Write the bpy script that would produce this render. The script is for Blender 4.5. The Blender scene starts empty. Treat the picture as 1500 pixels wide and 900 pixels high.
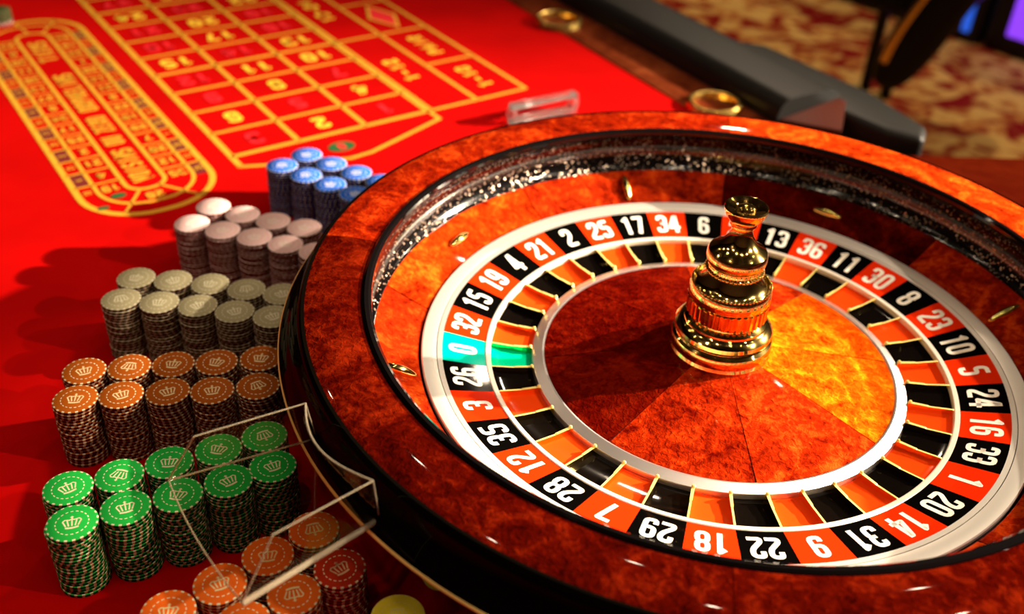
import bpy, bmesh, math, random
from mathutils import Vector, Matrix, Euler
from math import sin, cos, pi, radians as rad
random.seed(7)
SC = bpy.context.scene
COL = SC.collection

# ---------------------------------------------------------------- camera
cd = bpy.data.cameras.new('camera'); cam = bpy.data.objects.new('camera', cd); COL.objects.link(cam)
cam.location = (-0.22108, -0.78610, 0.67873)
cam.rotation_euler = (0.96, -0.0432, 0.0040)
cd.sensor_width = 36.0; cd.sensor_fit = 'HORIZONTAL'; cd.lens = 36.084
cd.clip_start = 0.01; cd.clip_end = 60
cd.dof.use_dof = True; cd.dof.focus_distance = 0.86; cd.dof.aperture_fstop = 3.6
SC.camera = cam
# ---------------------------------------------------------------- world, lights, exposure
W = bpy.data.worlds.new('room_glow'); SC.world = W; W.use_nodes = True
W.node_tree.nodes['Background'].inputs[0].default_value = (1.0, 0.3, 0.1, 1)
W.node_tree.nodes['Background'].inputs[1].default_value = 0.05
SC.view_settings.view_transform = 'Standard'; SC.view_settings.look = 'None'
SC.view_settings.gamma = 1.0; SC.view_settings.exposure = 0.0
try: SC.view_settings.use_curve_mapping = False
except Exception: pass

def spot(name, loc, target, power, size, color, angle=60, blend=0.6):
    l = bpy.data.lights.new(name, 'SPOT'); l.energy = power; l.shadow_soft_size = size; l.color = color
    l.spot_size = rad(angle); l.spot_blend = blend
    o = bpy.data.objects.new(name, l); COL.objects.link(o); o.location = loc
    o.rotation_euler = (Vector(target) - Vector(loc)).to_track_quat('-Z', 'Y').to_euler()
    return o
def area(name, loc, target, power, sx, sy, color):
    l = bpy.data.lights.new(name, 'AREA'); l.shape = 'RECTANGLE'; l.size = sx; l.size_y = sy; l.energy = power; l.color = color
    o = bpy.data.objects.new(name, l); COL.objects.link(o); o.location = loc
    o.rotation_euler = (Vector(target) - Vector(loc)).to_track_quat('-Z', 'Y').to_euler()
    return o
def bulb(name, loc, power, size, color):
    l = bpy.data.lights.new(name, 'POINT'); l.energy = power; l.shadow_soft_size = size; l.color = color
    o = bpy.data.objects.new(name, l); COL.objects.link(o); o.location = loc
    return o
WARM = (1.0, 0.84, 0.64); FILL = (1.0, 0.78, 0.55)
spot('key_spot', (3.20, 0.70, 1.40), (-0.50, 0.18, 0.0), 2900, 0.030, WARM, 34, 1.0)
spot('second_spot', (1.96, -0.65, 1.57), (-0.2, 0.0, 0.0), 170, 0.025, WARM, 40)
spot('third_spot', (2.40, 0.95, 2.00), (0.08, 0.0, 0.08), 620, 0.025, WARM, 17, 0.4)
for i in range(6):                                                  # rows of overhead bulbs added as fill and for speck reflections
    for j in range(4):
        bulb('fill_bulb', (-2.4 + 0.95 * i, -1.2 + 1.1 * j, 2.45), (12.0, 6.4, 3.4, 3.4)[j], 0.020, FILL)
bulb('fill_bulb', (0.9, 3.6, 2.3), 85, 0.04, FILL); bulb('fill_bulb', (2.6, 2.6, 2.3), 70, 0.04, FILL)  # two more bulbs, added to brighten the carpet behind the table

# ---------------------------------------------------------------- materials
class NT:
    def __init__(s, name):
        s.m = bpy.data.materials.new(name); s.m.use_nodes = True; s.t = s.m.node_tree; s.n = s.t.nodes
        s.b = s.n['Principled BSDF']
    def node(s, typ, **kw):
        n = s.n.new(typ)
        for k, v in kw.items():
            if k.startswith('i_'): n.inputs[k[2:].replace('_', ' ')].default_value = v
            else: setattr(n, k, v)
        return n
    def link(s, a, b): s.t.links.new(a, b)
    def set(s, **kw):
        names = dict(col='Base Color', rough='Roughness', metal='Metallic', ior='IOR', coat='Coat Weight', coatr='Coat Roughness',
                     spec='Specular IOR Level', sheen='Sheen Weight', trans='Transmission Weight', aniso='Anisotropic', em='Emission Color', ems='Emission Strength')
        for k, v in kw.items():
            if k in ('col', 'em') and len(v) == 3: v = (*v, 1)
            s.b.inputs[names[k]].default_value = v
        return s
    def ramp(s, stops, interp='LINEAR'):
        r = s.node('ShaderNodeValToRGB'); cr = r.color_ramp; cr.interpolation = interp
        while len(cr.elements) < len(stops): cr.elements.new(0.5)
        for e, (p, c) in zip(cr.elements, stops): e.position = p; e.color = (*c, 1) if len(c) == 3 else c
        return r
    def math(s, op, a, b=None, c=None):
        n = s.node('ShaderNodeMath', operation=op)
        for i, v in enumerate((a, b, c)):
            if v is None: continue
            if isinstance(v, (int, float)): n.inputs[i].default_value = v
            else: s.link(v, n.inputs[i])
        return n.outputs[0]
    def bump(s, h, strength, dist):
        b = s.node('ShaderNodeBump'); b.inputs['Strength'].default_value = strength; b.inputs['Distance'].default_value = dist
        s.link(h, b.inputs['Height']); s.link(b.outputs[0], s.b.inputs['Normal']); return b
def plain(name, col, rough=0.5, metal=0.0, **kw):
    return NT(name).set(col=col, rough=rough, metal=metal, **kw).m

def felt_mat():
    n = NT('red_felt').set(rough=0.9, spec=0.03)
    tc = n.node('ShaderNodeTexCoord')
    a = n.node('ShaderNodeTexNoise', i_Scale=900.0, i_Detail=2.0); n.link(tc.outputs['Object'], a.inputs['Vector'])
    b = n.node('ShaderNodeTexNoise', i_Scale=7.0, i_Detail=3.0); n.link(tc.outputs['Object'], b.inputs['Vector'])
    r = n.ramp([(0.3, (0.44, 0.0008, 0.0005)), (0.7, (0.54, 0.0014, 0.0008))]); n.link(b.outputs[0], r.inputs[0])
    n.link(r.outputs[0], n.b.inputs['Base Color']); n.bump(a.outputs[0], 0.25, 0.0005)
    return n.m
def wood_mat(name, dark, mid, light, sc=28.0, bump=0.35, stretch=(1, 1, 1), coat=0.28, vary=0.5, rough=0.5):
    n = NT(name).set(rough=rough, coat=coat, coatr=0.03, spec=0.0)
    tc = n.node('ShaderNodeTexCoord'); oi = n.node('ShaderNodeObjectInfo')
    mp = n.node('ShaderNodeMapping'); mp.inputs['Scale'].default_value = stretch
    n.link(tc.outputs['Object'], mp.inputs[0])
    add = n.node('ShaderNodeVectorMath', operation='ADD'); n.link(mp.outputs[0], add.inputs[0]); n.link(oi.outputs['Random'], add.inputs[1])
    a = n.node('ShaderNodeTexNoise', i_Scale=sc, i_Detail=6.0, i_Roughness=0.62, i_Distortion=1.2); n.link(add.outputs[0], a.inputs['Vector'])
    b = n.node('ShaderNodeTexNoise', i_Scale=sc * 6, i_Detail=3.0, i_Roughness=0.6, i_Distortion=0.6); n.link(add.outputs[0], b.inputs['Vector'])
    mix = n.math('ADD', n.math('MULTIPLY', a.outputs[0], 0.65), n.math('MULTIPLY', b.outputs[0], 0.35))
    shift = n.math('MULTIPLY_ADD', n.math('SUBTRACT', oi.outputs['Random'], 0.5), 0.16 * vary, mix)
    r = n.ramp([(0.34, dark), (0.5, mid), (0.66, light)]); n.link(shift, r.inputs[0])
    n.link(r.outputs[0], n.b.inputs['Base Color']); n.bump(b.outputs[0], min(1.0, bump * 1.8), 0.002)
    return n.m
def track_glint_mat():  # black lacquer; the track's speckled reflection is put in as metallic specks
    n = NT('glint_lacquer').set(rough=0.12, coat=0.3, coatr=0.03)
    tc = n.node('ShaderNodeTexCoord')
    v = n.node('ShaderNodeTexVoronoi', i_Scale=640.0, i_Randomness=1.0); n.link(tc.outputs['Object'], v.inputs['Vector'])
    sep = n.node('ShaderNodeSeparateColor'); n.link(v.outputs['Color'], sep.inputs[0])
    m = n.math('GREATER_THAN', sep.outputs[0], 0.92)
    r = n.ramp([(0.0, (0.003, 0.002, 0.002)), (1.0, (0.42, 0.30, 0.22))]); n.link(m, r.inputs[0])
    n.link(r.outputs[0], n.b.inputs['Base Color']); n.link(n.math('MULTIPLY', m, 0.9), n.b.inputs['Metallic'])
    n.link(n.math('MULTIPLY_ADD', m, 0.3, 0.12), n.b.inputs['Roughness'])
    nv = n.node('ShaderNodeVectorMath', operation='SUBTRACT'); n.link(v.outputs['Color'], nv.inputs[0]); nv.inputs[1].default_value = (0.5, 0.5, 0.5)
    sc = n.node('ShaderNodeVectorMath', operation='SCALE'); n.link(nv.outputs[0], sc.inputs[0]); n.link(n.math('MULTIPLY', m, 0.9), sc.inputs['Scale'])
    g = n.node('ShaderNodeNewGeometry'); ad = n.node('ShaderNodeVectorMath', operation='ADD'); n.link(g.outputs['Normal'], ad.inputs[0]); n.link(sc.outputs[0], ad.inputs[1])
    nm = n.node('ShaderNodeVectorMath', operation='NORMALIZE'); n.link(ad.outputs[0], nm.inputs[0]); n.link(nm.outputs[0], n.b.inputs['Normal'])
    return n.m
def brushed(name, col, rough, metal=1.0, an=0.75):
    n = NT(name).set(col=col, rough=rough, metal=metal, aniso=an)
    t = n.node('ShaderNodeTangent', direction_type='RADIAL', axis='Z'); n.link(t.outputs[0], n.b.inputs['Tangent'])
    return n.m
def carpet_mat():
    n = NT('casino_carpet').set(rough=0.95, spec=0.1)
    tc = n.node('ShaderNodeTexCoord')
    a = n.node('ShaderNodeTexNoise', i_Scale=6.5, i_Detail=1.5, i_Roughness=0.4, i_Distortion=1.6); n.link(tc.outputs['Object'], a.inputs['Vector'])
    b = n.node('ShaderNodeTexNoise', i_Scale=17.0, i_Detail=2.0, i_Distortion=1.0); n.link(tc.outputs['Object'], b.inputs['Vector'])
    s = n.math('ADD', n.math('MULTIPLY', a.outputs[0], 0.7), n.math('MULTIPLY', b.outputs[0], 0.3))
    r = n.ramp([(0.43, (0.30, 0.010, 0.008)), (0.485, (0.60, 0.20, 0.04)), (0.56, (0.85, 0.50, 0.14))]); n.link(s, r.inputs[0])
    n.link(r.outputs[0], n.b.inputs['Base Color']); n.bump(b.outputs[0], 0.3, 0.01)
    return n.m
def chip_mat(name, top, ring, side, spot_top, spot_side, nspots=20):
    """clay chip: face colour, moulded spots round the edge, a ring of short dashes, dark side with inlaid spots"""
    n = NT(name).set(rough=0.5, spec=0.03)
    tc = n.node('ShaderNodeTexCoord'); xyz = n.node('ShaderNodeSeparateXYZ'); n.link(tc.outputs['Object'], xyz.inputs[0])
    x, y = xyz.outputs[0], xyz.outputs[1]
    ang = n.math('ARCTAN2', y, x); rr = n.math('SQRT', n.math('ADD', n.math('MULTIPLY', x, x), n.math('MULTIPLY', y, y)))
    fr = n.math('FRACT', n.math('MULTIPLY', n.math('ADD', ang, pi), nspots / (2 * pi)))
    sp = n.math('LESS_THAN', fr, 0.42); sp2 = n.math('LESS_THAN', n.math('FRACT', n.math('ADD', fr, 0.3)), 0.55)
    edge = n.math('MULTIPLY', n.math('GREATER_THAN', rr, 0.0182), sp)
    dash = n.math('MULTIPLY', n.math('LESS_THAN', n.math('ABSOLUTE', n.math('SUBTRACT', rr, 0.0124)), 0.00042), sp2)
    g = n.node('ShaderNodeNewGeometry'); gz = n.node('ShaderNodeSeparateXYZ'); n.link(g.outputs['Normal'], gz.inputs[0])
    istop = n.math('GREATER_THAN', n.math('ABSOLUTE', gz.outputs[2]), 0.5)
    def mixc(fac, a, b):
        m = n.node('ShaderNodeMix', data_type='RGBA'); n.link(fac, m.inputs[0])
        for v, i in ((a, 6), (b, 7)):
            if isinstance(v, tuple): m.inputs[i].default_value = (*v, 1)
            else: n.link(v, m.inputs[i])
        return m.outputs[2]
    face = mixc(n.math('MAXIMUM', edge, dash), top, ring)
    zz = n.math('MULTIPLY', n.math('GREATER_THAN', xyz.outputs[2], 0.0007), n.math('LESS_THAN', xyz.outputs[2], 0.0026))
    sidec = mixc(n.math('MULTIPLY', n.math('LESS_THAN', fr, 0.34), zz), side, spot_side)
    n.link(mixc(istop, sidec, face), n.b.inputs['Base Color'])
    a = n.node('ShaderNodeTexNoise', i_Scale=600.0, i_Detail=2.0); n.link(tc.outputs['Object'], a.inputs['Vector']); n.bump(a.outputs[0], 0.12, 0.0003)
    return n.m

M = {}
M['felt'] = felt_mat()
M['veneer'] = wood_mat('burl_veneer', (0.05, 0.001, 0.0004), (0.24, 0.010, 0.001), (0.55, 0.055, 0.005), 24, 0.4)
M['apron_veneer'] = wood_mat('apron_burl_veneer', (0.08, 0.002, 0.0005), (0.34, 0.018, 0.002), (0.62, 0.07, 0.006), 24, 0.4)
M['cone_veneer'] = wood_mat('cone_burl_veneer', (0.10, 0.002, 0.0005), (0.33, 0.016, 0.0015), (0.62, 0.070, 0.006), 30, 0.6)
M['veneer_shaded'] = wood_mat('burl_veneer_shaded', (0.014, 0.0003, 0.0001), (0.055, 0.0016, 0.0003), (0.16, 0.009, 0.0012), 24, 0.5)  # same burl with dim grain sheen and shadow put into the colour
M['veneer_lit'] = wood_mat('burl_veneer_lit', (0.12, 0.004, 0.0005), (0.42, 0.030, 0.002), (0.75, 0.12, 0.008), 24, 0.4)  # same burl with the grain's bright sheen put into the colour
M['cone_shaded'] = wood_mat('cone_burl_shaded', (0.030, 0.0004, 0.0002), (0.085, 0.0018, 0.0004), (0.17, 0.007, 0.001), 30, 0.6)  # cone panels turned from the light: dim sheen is in the colour
M['cone_lit'] = wood_mat('cone_burl_lit', (0.26, 0.010, 0.0003), (0.66, 0.085, 0.002), (0.95, 0.28, 0.006), 30, 0.8)  # cone panels catching the light: bright sheen is in the colour
M['rail_wood'] = wood_mat('rail_wood', (0.09, 0.012, 0.004), (0.20, 0.035, 0.010), (0.32, 0.07, 0.02), 10, 0.1, (1, 1, 1), 0.3)
M['plate_wood'] = plain('plate_wood', (0.045, 0.008, 0.004), 0.5, 0, spec=0.1)
M['deck_wood'] = wood_mat('deck_wood', (0.035, 0.002, 0.0008), (0.05, 0.004, 0.001), (0.07, 0.006, 0.0015), 5, 0.05, (1, 1, 1), 0.0)
M['black_lacquer'] = plain('black_lacquer', (0.004, 0.003, 0.003), 0.04, 0, ior=1.45)
M['track_glint'] = track_glint_mat()
M['gold'] = plain('polished_brass', (1.0, 0.70, 0.20), 0.09, 1.0)
M['fret_gold'] = plain('fret_brass', (1.0, 0.80, 0.25), 0.45, 0.5)
M['silver'] = brushed('rotor_silver', (1.0, 0.94, 0.86), 0.42, 0.7)
M['silver_in'] = brushed('inner_ring_silver', (0.90, 0.82, 0.78), 0.28, 0.9)
M['white_line'] = plain('cream_enamel', (0.90, 0.80, 0.68), 0.3, 0.3)
M['tile_red'] = plain('tile_red', (0.74, 0.025, 0.002), 0.3, 0, spec=0.0, coat=0.15, coatr=0.04)
M['tile_black'] = plain('tile_black', (0.0015, 0.0012, 0.001), 0.3, 0, spec=0.0, coat=0.15, coatr=0.04)
M['tile_green'] = plain('tile_green', (0.0, 0.42, 0.30), 0.22, 0, spec=0.0, coat=0.12, coatr=0.04)
M['pocket_red'] = plain('pocket_red', (0.82, 0.055, 0.004), 0.35, 0, spec=0.0, coat=0.1, coatr=0.05)
M['pocket_black'] = plain('pocket_black', (0.003, 0.002, 0.0015), 0.35, 0, spec=0.0, coat=0.2, coatr=0.05)
M['pocket_green'] = plain('pocket_green', (0.0, 0.50, 0.24), 0.3, 0, spec=0.0, coat=0.15, coatr=0.05)
M['numeral'] = plain('numeral_white', (0.95, 0.90, 0.80), 0.4)
M['seam'] = plain('dark_seam', (0.03, 0.004, 0.002), 0.6)
M['print_yellow'] = plain('print_yellow', (0.72, 0.36, 0.015), 0.7)
M['print_gold'] = plain('print_gold', (0.95, 0.60, 0.03), 0.7)
M['print_red'] = plain('print_red', (0.82, 0.004, 0.012), 0.7)
M['print_green'] = plain('print_green', (0.003, 0.10, 0.02), 0.7)
M['print_dark'] = plain('print_dark', (0.16, 0.006, 0.006), 0.7)
M['vinyl'] = plain('black_vinyl', (0.005, 0.004, 0.003), 0.5, 0, spec=0.35)
M['stool_black'] = plain('stool_black', (0.002, 0.0015, 0.0015), 0.5, 0, spec=0.2)
M['dark_metal'] = plain('black_metal', (0.01, 0.01, 0.01), 0.35, 0.6)
M['cup_dark'] = plain('cup_inside', (0.75, 0.42, 0.08), 0.38, 0.9)
M['satin_gold'] = plain('satin_brass', (0.95, 0.62, 0.16), 0.27, 1.0)
M['carpet'] = carpet_mat()
M['purple_glow'] = plain('purple_light', (0.1, 0.02, 0.3), 0.5, 0, em=(0.25, 0.05, 0.9), ems=1.2)
M['blue_glow'] = plain('blue_light', (0.0, 0.05, 0.3), 0.5, 0, em=(0.03, 0.16, 1.0), ems=0.7)
def acrylic(name):
    n = NT(name)
    n.n.remove(n.b); out = n.n['Material Output']
    t = n.node('ShaderNodeBsdfTransparent'); t.inputs[0].default_value = (0.96, 0.94, 0.90, 1)
    gl = n.node('ShaderNodeBsdfGlossy'); gl.inputs['Roughness'].default_value = 0.03
    f = n.node('ShaderNodeLayerWeight'); f.inputs[0].default_value = 0.5
    mx = n.node('ShaderNodeMixShader'); n.link(n.math('MULTIPLY_ADD', n.math('POWER', f.outputs['Facing'], 5.0), 0.6, 0.035), mx.inputs[0]); n.link(t.outputs[0], mx.inputs[1]); n.link(gl.outputs[0], mx.inputs[2])
    n.link(mx.outputs[0], out.inputs[0]); return n.m
M['acrylic'] = acrylic('clear_acrylic')
M['acrylic_edge'] = plain('acrylic_edge', (0.55, 0.46, 0.32), 0.25, 0, trans=0.7, ior=1.3)
M['acrylic_glass'] = plain('acrylic_block', (0.98, 0.95, 0.92), 0.07, 0, trans=0.95, ior=1.49)

# ---------------------------------------------------------------- helpers
def link(name, me, parent=None, loc=None, rot=None):
    o = bpy.data.objects.new(name, me); COL.objects.link(o)
    if parent: o.parent = parent
    if loc: o.location = loc
    if rot: o.rotation_euler = rot
    return o
def tag(o, label, cat=None, group=None, kind=None):
    if label: o['label'] = label
    if cat: o['category'] = cat
    if group: o['group'] = group
    if kind: o['kind'] = kind
    return o
def empty(name, loc=(0, 0, 0)):
    o = link(name, None, None, loc); o.empty_display_size = 0.02; return o
def mesh(name, verts, faces, mat, smooth=False, mats=None, fm=None):
    me = bpy.data.meshes.new(name); me.from_pydata([tuple(v) for v in verts], [], faces); me.update()
    for m in (mats or [mat]): me.materials.append(m)
    if fm: me.polygons.foreach_set('material_index', fm)
    if smooth: me.polygons.foreach_set('use_smooth', [True] * len(faces))
    return me
def shade(me, ang=35):
    me.polygons.foreach_set('use_smooth', [True] * len(me.polygons))
    try: me.set_sharp_from_angle(angle=rad(ang))
    except Exception: pass
    return me
def lathe(name, prof, mat, seg=160, a0=0.0, a1=360.0, closed=False, ang=35):
    """revolve (r, z) profile; a partial sweep gets end faces when the profile is closed"""
    full = abs(a1 - a0 - 360) < 1e-6; n = seg if full else seg + 1
    V = []; F = []; P = len(prof)
    for i in range(n):
        a = rad(a0 + (a1 - a0) * i / seg)
        V += [(r * cos(a), r * sin(a), z) for r, z in prof]
    for i in range(seg):
        b = (i + 1) % n
        for j in range(P if closed else P - 1):
            k = (j + 1) % P
            F.append((i * P + j, b * P + j, b * P + k, i * P + k))
    if closed and not full:
        F.append(tuple(range(P))); F.append(tuple((n - 1) * P + j for j in reversed(range(P))))
    me = mesh(name, V, F, mat)
    bm = bmesh.new(); bm.from_mesh(me); bmesh.ops.remove_doubles(bm, verts=bm.verts, dist=1e-7); bmesh.ops.recalc_face_normals(bm, faces=bm.faces); bm.to_mesh(me); bm.free()
    return shade(me, ang)
def poly_prism(name, pts, z0, z1, mat, bev=0.0, seg=2):
    bm = bmesh.new(); vs = [bm.verts.new((x, y, z0)) for x, y in pts]; f = bm.faces.new(vs)
    r = bmesh.ops.extrude_face_region(bm, geom=[f]); bmesh.ops.translate(bm, verts=[v for v in r['geom'] if isinstance(v, bmesh.types.BMVert)], vec=(0, 0, z1 - z0))
    bmesh.ops.recalc_face_normals(bm, faces=bm.faces)
    if bev: bmesh.ops.bevel(bm, geom=list(bm.edges), offset=bev, segments=seg, affect='EDGES', profile=0.5)
    me = bpy.data.meshes.new(name); bm.to_mesh(me); bm.free(); me.materials.append(mat); return shade(me, 40)
def hexa(name, c, mat, bev=0.0):
    """8 corners: bottom four then top four"""
    bm = bmesh.new(); v = [bm.verts.new(p) for p in c]
    for f in ((3, 2, 1, 0), (4, 5, 6, 7), (0, 1, 5, 4), (1, 2, 6, 5), (2, 3, 7, 6), (3, 0, 4, 7)): bm.faces.new([v[i] for i in f])
    bmesh.ops.recalc_face_normals(bm, faces=bm.faces)
    if bev: bmesh.ops.bevel(bm, geom=list(bm.edges), offset=bev, segments=2, affect='EDGES', profile=0.5)
    me = bpy.data.meshes.new(name); bm.to_mesh(me); bm.free(); me.materials.append(mat); return shade(me, 40)
def tube(name, pts, r, mat, seg=12, closed=False):
    bm = bmesh.new(); pts = [Vector(p) for p in pts]; n = len(pts); rings = []
    for i, p in enumerate(pts):
        a = pts[(i - 1) % n] if closed or i > 0 else p; b = pts[(i + 1) % n] if closed or i < n - 1 else p
        d = (b - a).normalized(); up = Vector((0, 0, 1)) if abs(d.z) < 0.95 else Vector((1, 0, 0))
        s = d.cross(up).normalized(); t = s.cross(d)
        rings.append([bm.verts.new(p + (s * cos(2 * pi * k / seg) + t * sin(2 * pi * k / seg)) * r) for k in range(seg)])
    for i in range(n if closed else n - 1):
        A, B = rings[i], rings[(i + 1) % n]
        for k in range(seg): bm.faces.new((A[k], A[(k + 1) % seg], B[(k + 1) % seg], B[k]))
    if not closed: bm.faces.new(rings[0][::-1]); bm.faces.new(rings[-1])
    bmesh.ops.recalc_face_normals(bm, faces=bm.faces)
    me = bpy.data.meshes.new(name); bm.to_mesh(me); bm.free(); me.materials.append(mat); return shade(me, 50)

# ---- lettering: strokes with filleted corners, w 1 x h 2
def fillet(pts, r, closed=False):
    out = []; n = len(pts)
    for i, p in enumerate(pts):
        if not closed and i in (0, n - 1): out.append(Vector(p)); continue
        p = Vector(p); a = Vector(pts[(i - 1) % n]); b = Vector(pts[(i + 1) % n])
        da, db = (a - p), (b - p); q = min(r, da.length * 0.5, db.length * 0.5)
        s, e = p + da.normalized() * q, p + db.normalized() * q
        for k in range(5):
            t = k / 4; out.append(s * (1 - t) ** 2 + p * 2 * t * (1 - t) + e * t * t)
    return out
def ribbon(pts, w, closed=False):
    V = []; F = []; n = len(pts)
    for i, p in enumerate(pts):
        a = pts[(i - 1) % n] if closed or i > 0 else p; b = pts[(i + 1) % n] if closed or i < n - 1 else p
        d1 = (p - a); d2 = (b - p)
        if d1.length < 1e-9: d1 = d2
        if d2.length < 1e-9: d2 = d1
        d1 = d1.normalized(); d2 = d2.normalized(); t = (d1 + d2).normalized() if (d1 + d2).length > 1e-6 else d1
        nrm = Vector((-t.y, t.x)); k = max(0.5, nrm.dot(Vector((-d1.y, d1.x))))
        V += [p + nrm * w / 2 / k, p - nrm * w / 2 / k]
    for i in range(n if closed else n - 1):
        j = (i + 1) % n; F.append((2 * i + 1, 2 * j + 1, 2 * j, 2 * i))
    return V, F
L_, R_, T_, B_, Mm = 0.16, 0.84, 1.84, 0.16, 1.02
DIG = {
 '0': [([(L_, T_), (R_, T_), (R_, B_), (L_, B_)], .45, True)],
 '1': [([(0.2, 1.52), (0.56, T_), (0.56, 0.0)], .02, False)],
 '2': [([(L_, 1.35), (L_, T_), (R_, T_), (R_, 1.2), (L_, 0.45), (L_, B_), (1.0, B_)], .33, False)],
 '3': [([(L_, 1.45), (L_, T_), (R_, T_), (R_, Mm), (0.36, Mm)], .36, False), ([(0.36, Mm), (R_, Mm), (R_, B_), (L_, B_), (L_, 0.55)], .36, False)],
 '4': [([(0.70, 0.0), (0.70, 2.0)], 0, False), ([(0.62, 1.9), (0.10, 0.58), (1.05, 0.58)], .01, False)],
 '5': [([(R_ + .1, T_), (L_ + .02, T_), (L_, 1.12), (R_, 1.18), (R_, B_), (L_, B_), (L_, 0.5)], .30, False)],
 '6': [([(R_, 1.45), (R_, T_), (L_, T_), (L_, B_), (R_, B_), (R_, 1.08), (L_ + .05, 1.08)], .40, False)],
 '7': [([(0.02, T_), (R_ + .04, T_), (0.36, 0.0)], .05, False)],
 '8': [([(L_, T_), (R_, T_), (R_, Mm), (L_, Mm)], .40, True), ([(L_, Mm), (R_, Mm), (R_, B_), (L_, B_)], .42, True)],
 '9': [([(L_, 0.55), (L_, B_), (R_, B_), (R_, T_), (L_, T_), (L_, 0.92), (R_ - .05, 0.92)], .40, False)],
 '-': [([(0.1, 1.0), (0.9, 1.0)], 0, False)],
 '/': [([(0.05, 0.0), (0.95, 2.0)], 0, False)],
 'A': [([(0.08, 0.0), (0.5, 1.95), (0.92, 0.0)], 0.01, False), ([(0.25, 0.6), (0.75, 0.6)], 0, False)],
 'D': [([(L_, B_), (L_, T_), (R_, T_), (R_, B_)], .5, True)],
 'E': [([(R_, T_), (L_, T_), (L_, B_), (R_, B_)], .02, False), ([(L_, 1.0), (0.75, 1.0)], 0, False)],
 'H': [([(L_, 0), (L_, 2)], 0, False), ([(R_, 0), (R_, 2)], 0, False), ([(L_, 1), (R_, 1)], 0, False)],
 'I': [([(0.5, 0), (0.5, 2)], 0, False)],
 'L': [([(L_, 2), (L_, B_), (R_, B_)], .02, False)],
 'N': [([(L_, 0), (L_, 1.9), (R_, 0.1), (R_, 2)], .02, False)],
 'O': [([(L_, T_), (R_, T_), (R_, B_), (L_, B_)], .45, True)],
 'P': [([(L_, 0), (L_, T_), (R_, T_), (R_, 0.95), (L_, 0.95)], .3, False)],
 'R': [([(L_, 0), (L_, T_), (R_, T_), (R_, 0.98), (L_, 0.98)], .3, False), ([(0.45, 0.98), (R_, 0)], 0, False)],
 'S': [([(R_, 1.5), (R_, T_), (L_, T_), (L_, Mm), (R_, Mm), (R_, B_), (L_, B_), (L_, 0.5)], .34, False)],
 'T': [([(0.0, T_), (1, T_)], 0, False), ([(0.5, T_), (0.5, 0)], 0, False)],
 'U': [([(L_, 2), (L_, B_), (R_, B_), (R_, 2)], .4, False)],
 'V': [([(0.08, 2), (0.5, 0.1), (0.92, 2)], .01, False)],
 'Z': [([(L_ - .1, T_), (R_, T_), (L_, B_), (R_ + .1, B_)], .01, False)],
 ' ': [],
}
def text2d(s, h, w, stroke, gap=0.22):
    """flat lettering centred on the origin, baseline +x, up +y"""
    V = []; F = []; n = len(s); adv = w * (1 + gap); x0 = -(adv * (n - 1) + w) / 2
    widths = x0
    for ch in s:
        for pts, r, closed in DIG.get(ch, []):
            sx, sy = w, h / 2
            v, f = ribbon([Vector((p.x * sx, p.y * sy)) for p in fillet(pts, r, closed)], stroke, closed)
            b = len(V); V += [(p.x + widths, p.y - h / 2) for p in v]; F += [tuple(i + b for i in q) for q in f]
        widths += adv
    return V, F

# ---------------------------------------------------------------- setting: floor
fl = link('floor', poly_prism('floor', [(-5.1, -3.1), (6.1, -3.1), (6.1, 7.1), (-5.1, 7.1)], -0.80, -0.75, M['carpet']))
tag(fl, 'red and gold patterned casino carpet', kind='structure')

M['wall'] = plain('dark_wall', (0.03, 0.008, 0.005), 0.7); M['ceil'] = plain('dark_ceiling', (0.008, 0.004, 0.002), 0.9, spec=0.0)
for nm, pts, z0, z1, mt in (('wall_left', [(-5.1, -3.1), (-5.0, -3.1), (-5.0, 7.1), (-5.1, 7.1)], -0.75, 2.6, 'wall'), ('wall_right', [(6.0, -3.1), (6.1, -3.1), (6.1, 7.1), (6.0, 7.1)], -0.75, 2.6, 'wall'),
                   ('wall_back', [(-5.0, 7.0), (6.0, 7.0), (6.0, 7.1), (-5.0, 7.1)], -0.75, 2.6, 'wall'), ('wall_front', [(-5.0, -3.1), (6.0, -3.1), (6.0, -3.0), (-5.0, -3.0)], -0.75, 2.6, 'wall'),
                   ('ceiling', [(-5.1, -3.1), (6.1, -3.1), (6.1, 7.1), (-5.1, 7.1)], 2.6, 2.7, 'ceil')):
    tag(link(nm, poly_prism(nm, pts, z0, z1, M[mt])), 'dark casino ' + nm.split('_')[0], kind='structure')
# ---------------------------------------------------------------- the table
table = tag(empty('roulette_table'), 'red felt roulette table with yellow betting layout, wooden rail and black armrest', 'gaming table')
FN = Vector((0.858, 0.514)); FT = Vector((-0.514, 0.858))          # across and along the player's rail
def rail(n, t): p = FN * n + FT * t; return (p.x, p.y)
felt_poly = [(-2.2, -1.4), (0.78, -1.4), rail(0.469, -0.62), rail(0.469, 2.2), (-2.2, 1.9)]
link('felt', poly_prism('felt', felt_poly, -0.02, 0.0, M['felt']), table)
link('wooden_rail', poly_prism('wooden_rail', [rail(0.4692, -0.62), rail(0.62, -0.62), rail(0.62, 2.2), rail(0.4692, 2.2)], -0.05, 0.0025, M['rail_wood'], 0.002), table)
link('wooden_deck', poly_prism('wooden_deck', [rail(0.6202, -0.72), (1.5, -0.9), (1.5, 0.66), (0.36, 0.625), rail(0.6202, 0.43)], -0.05, 0.0, M['deck_wood'], 0.002), table)
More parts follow.
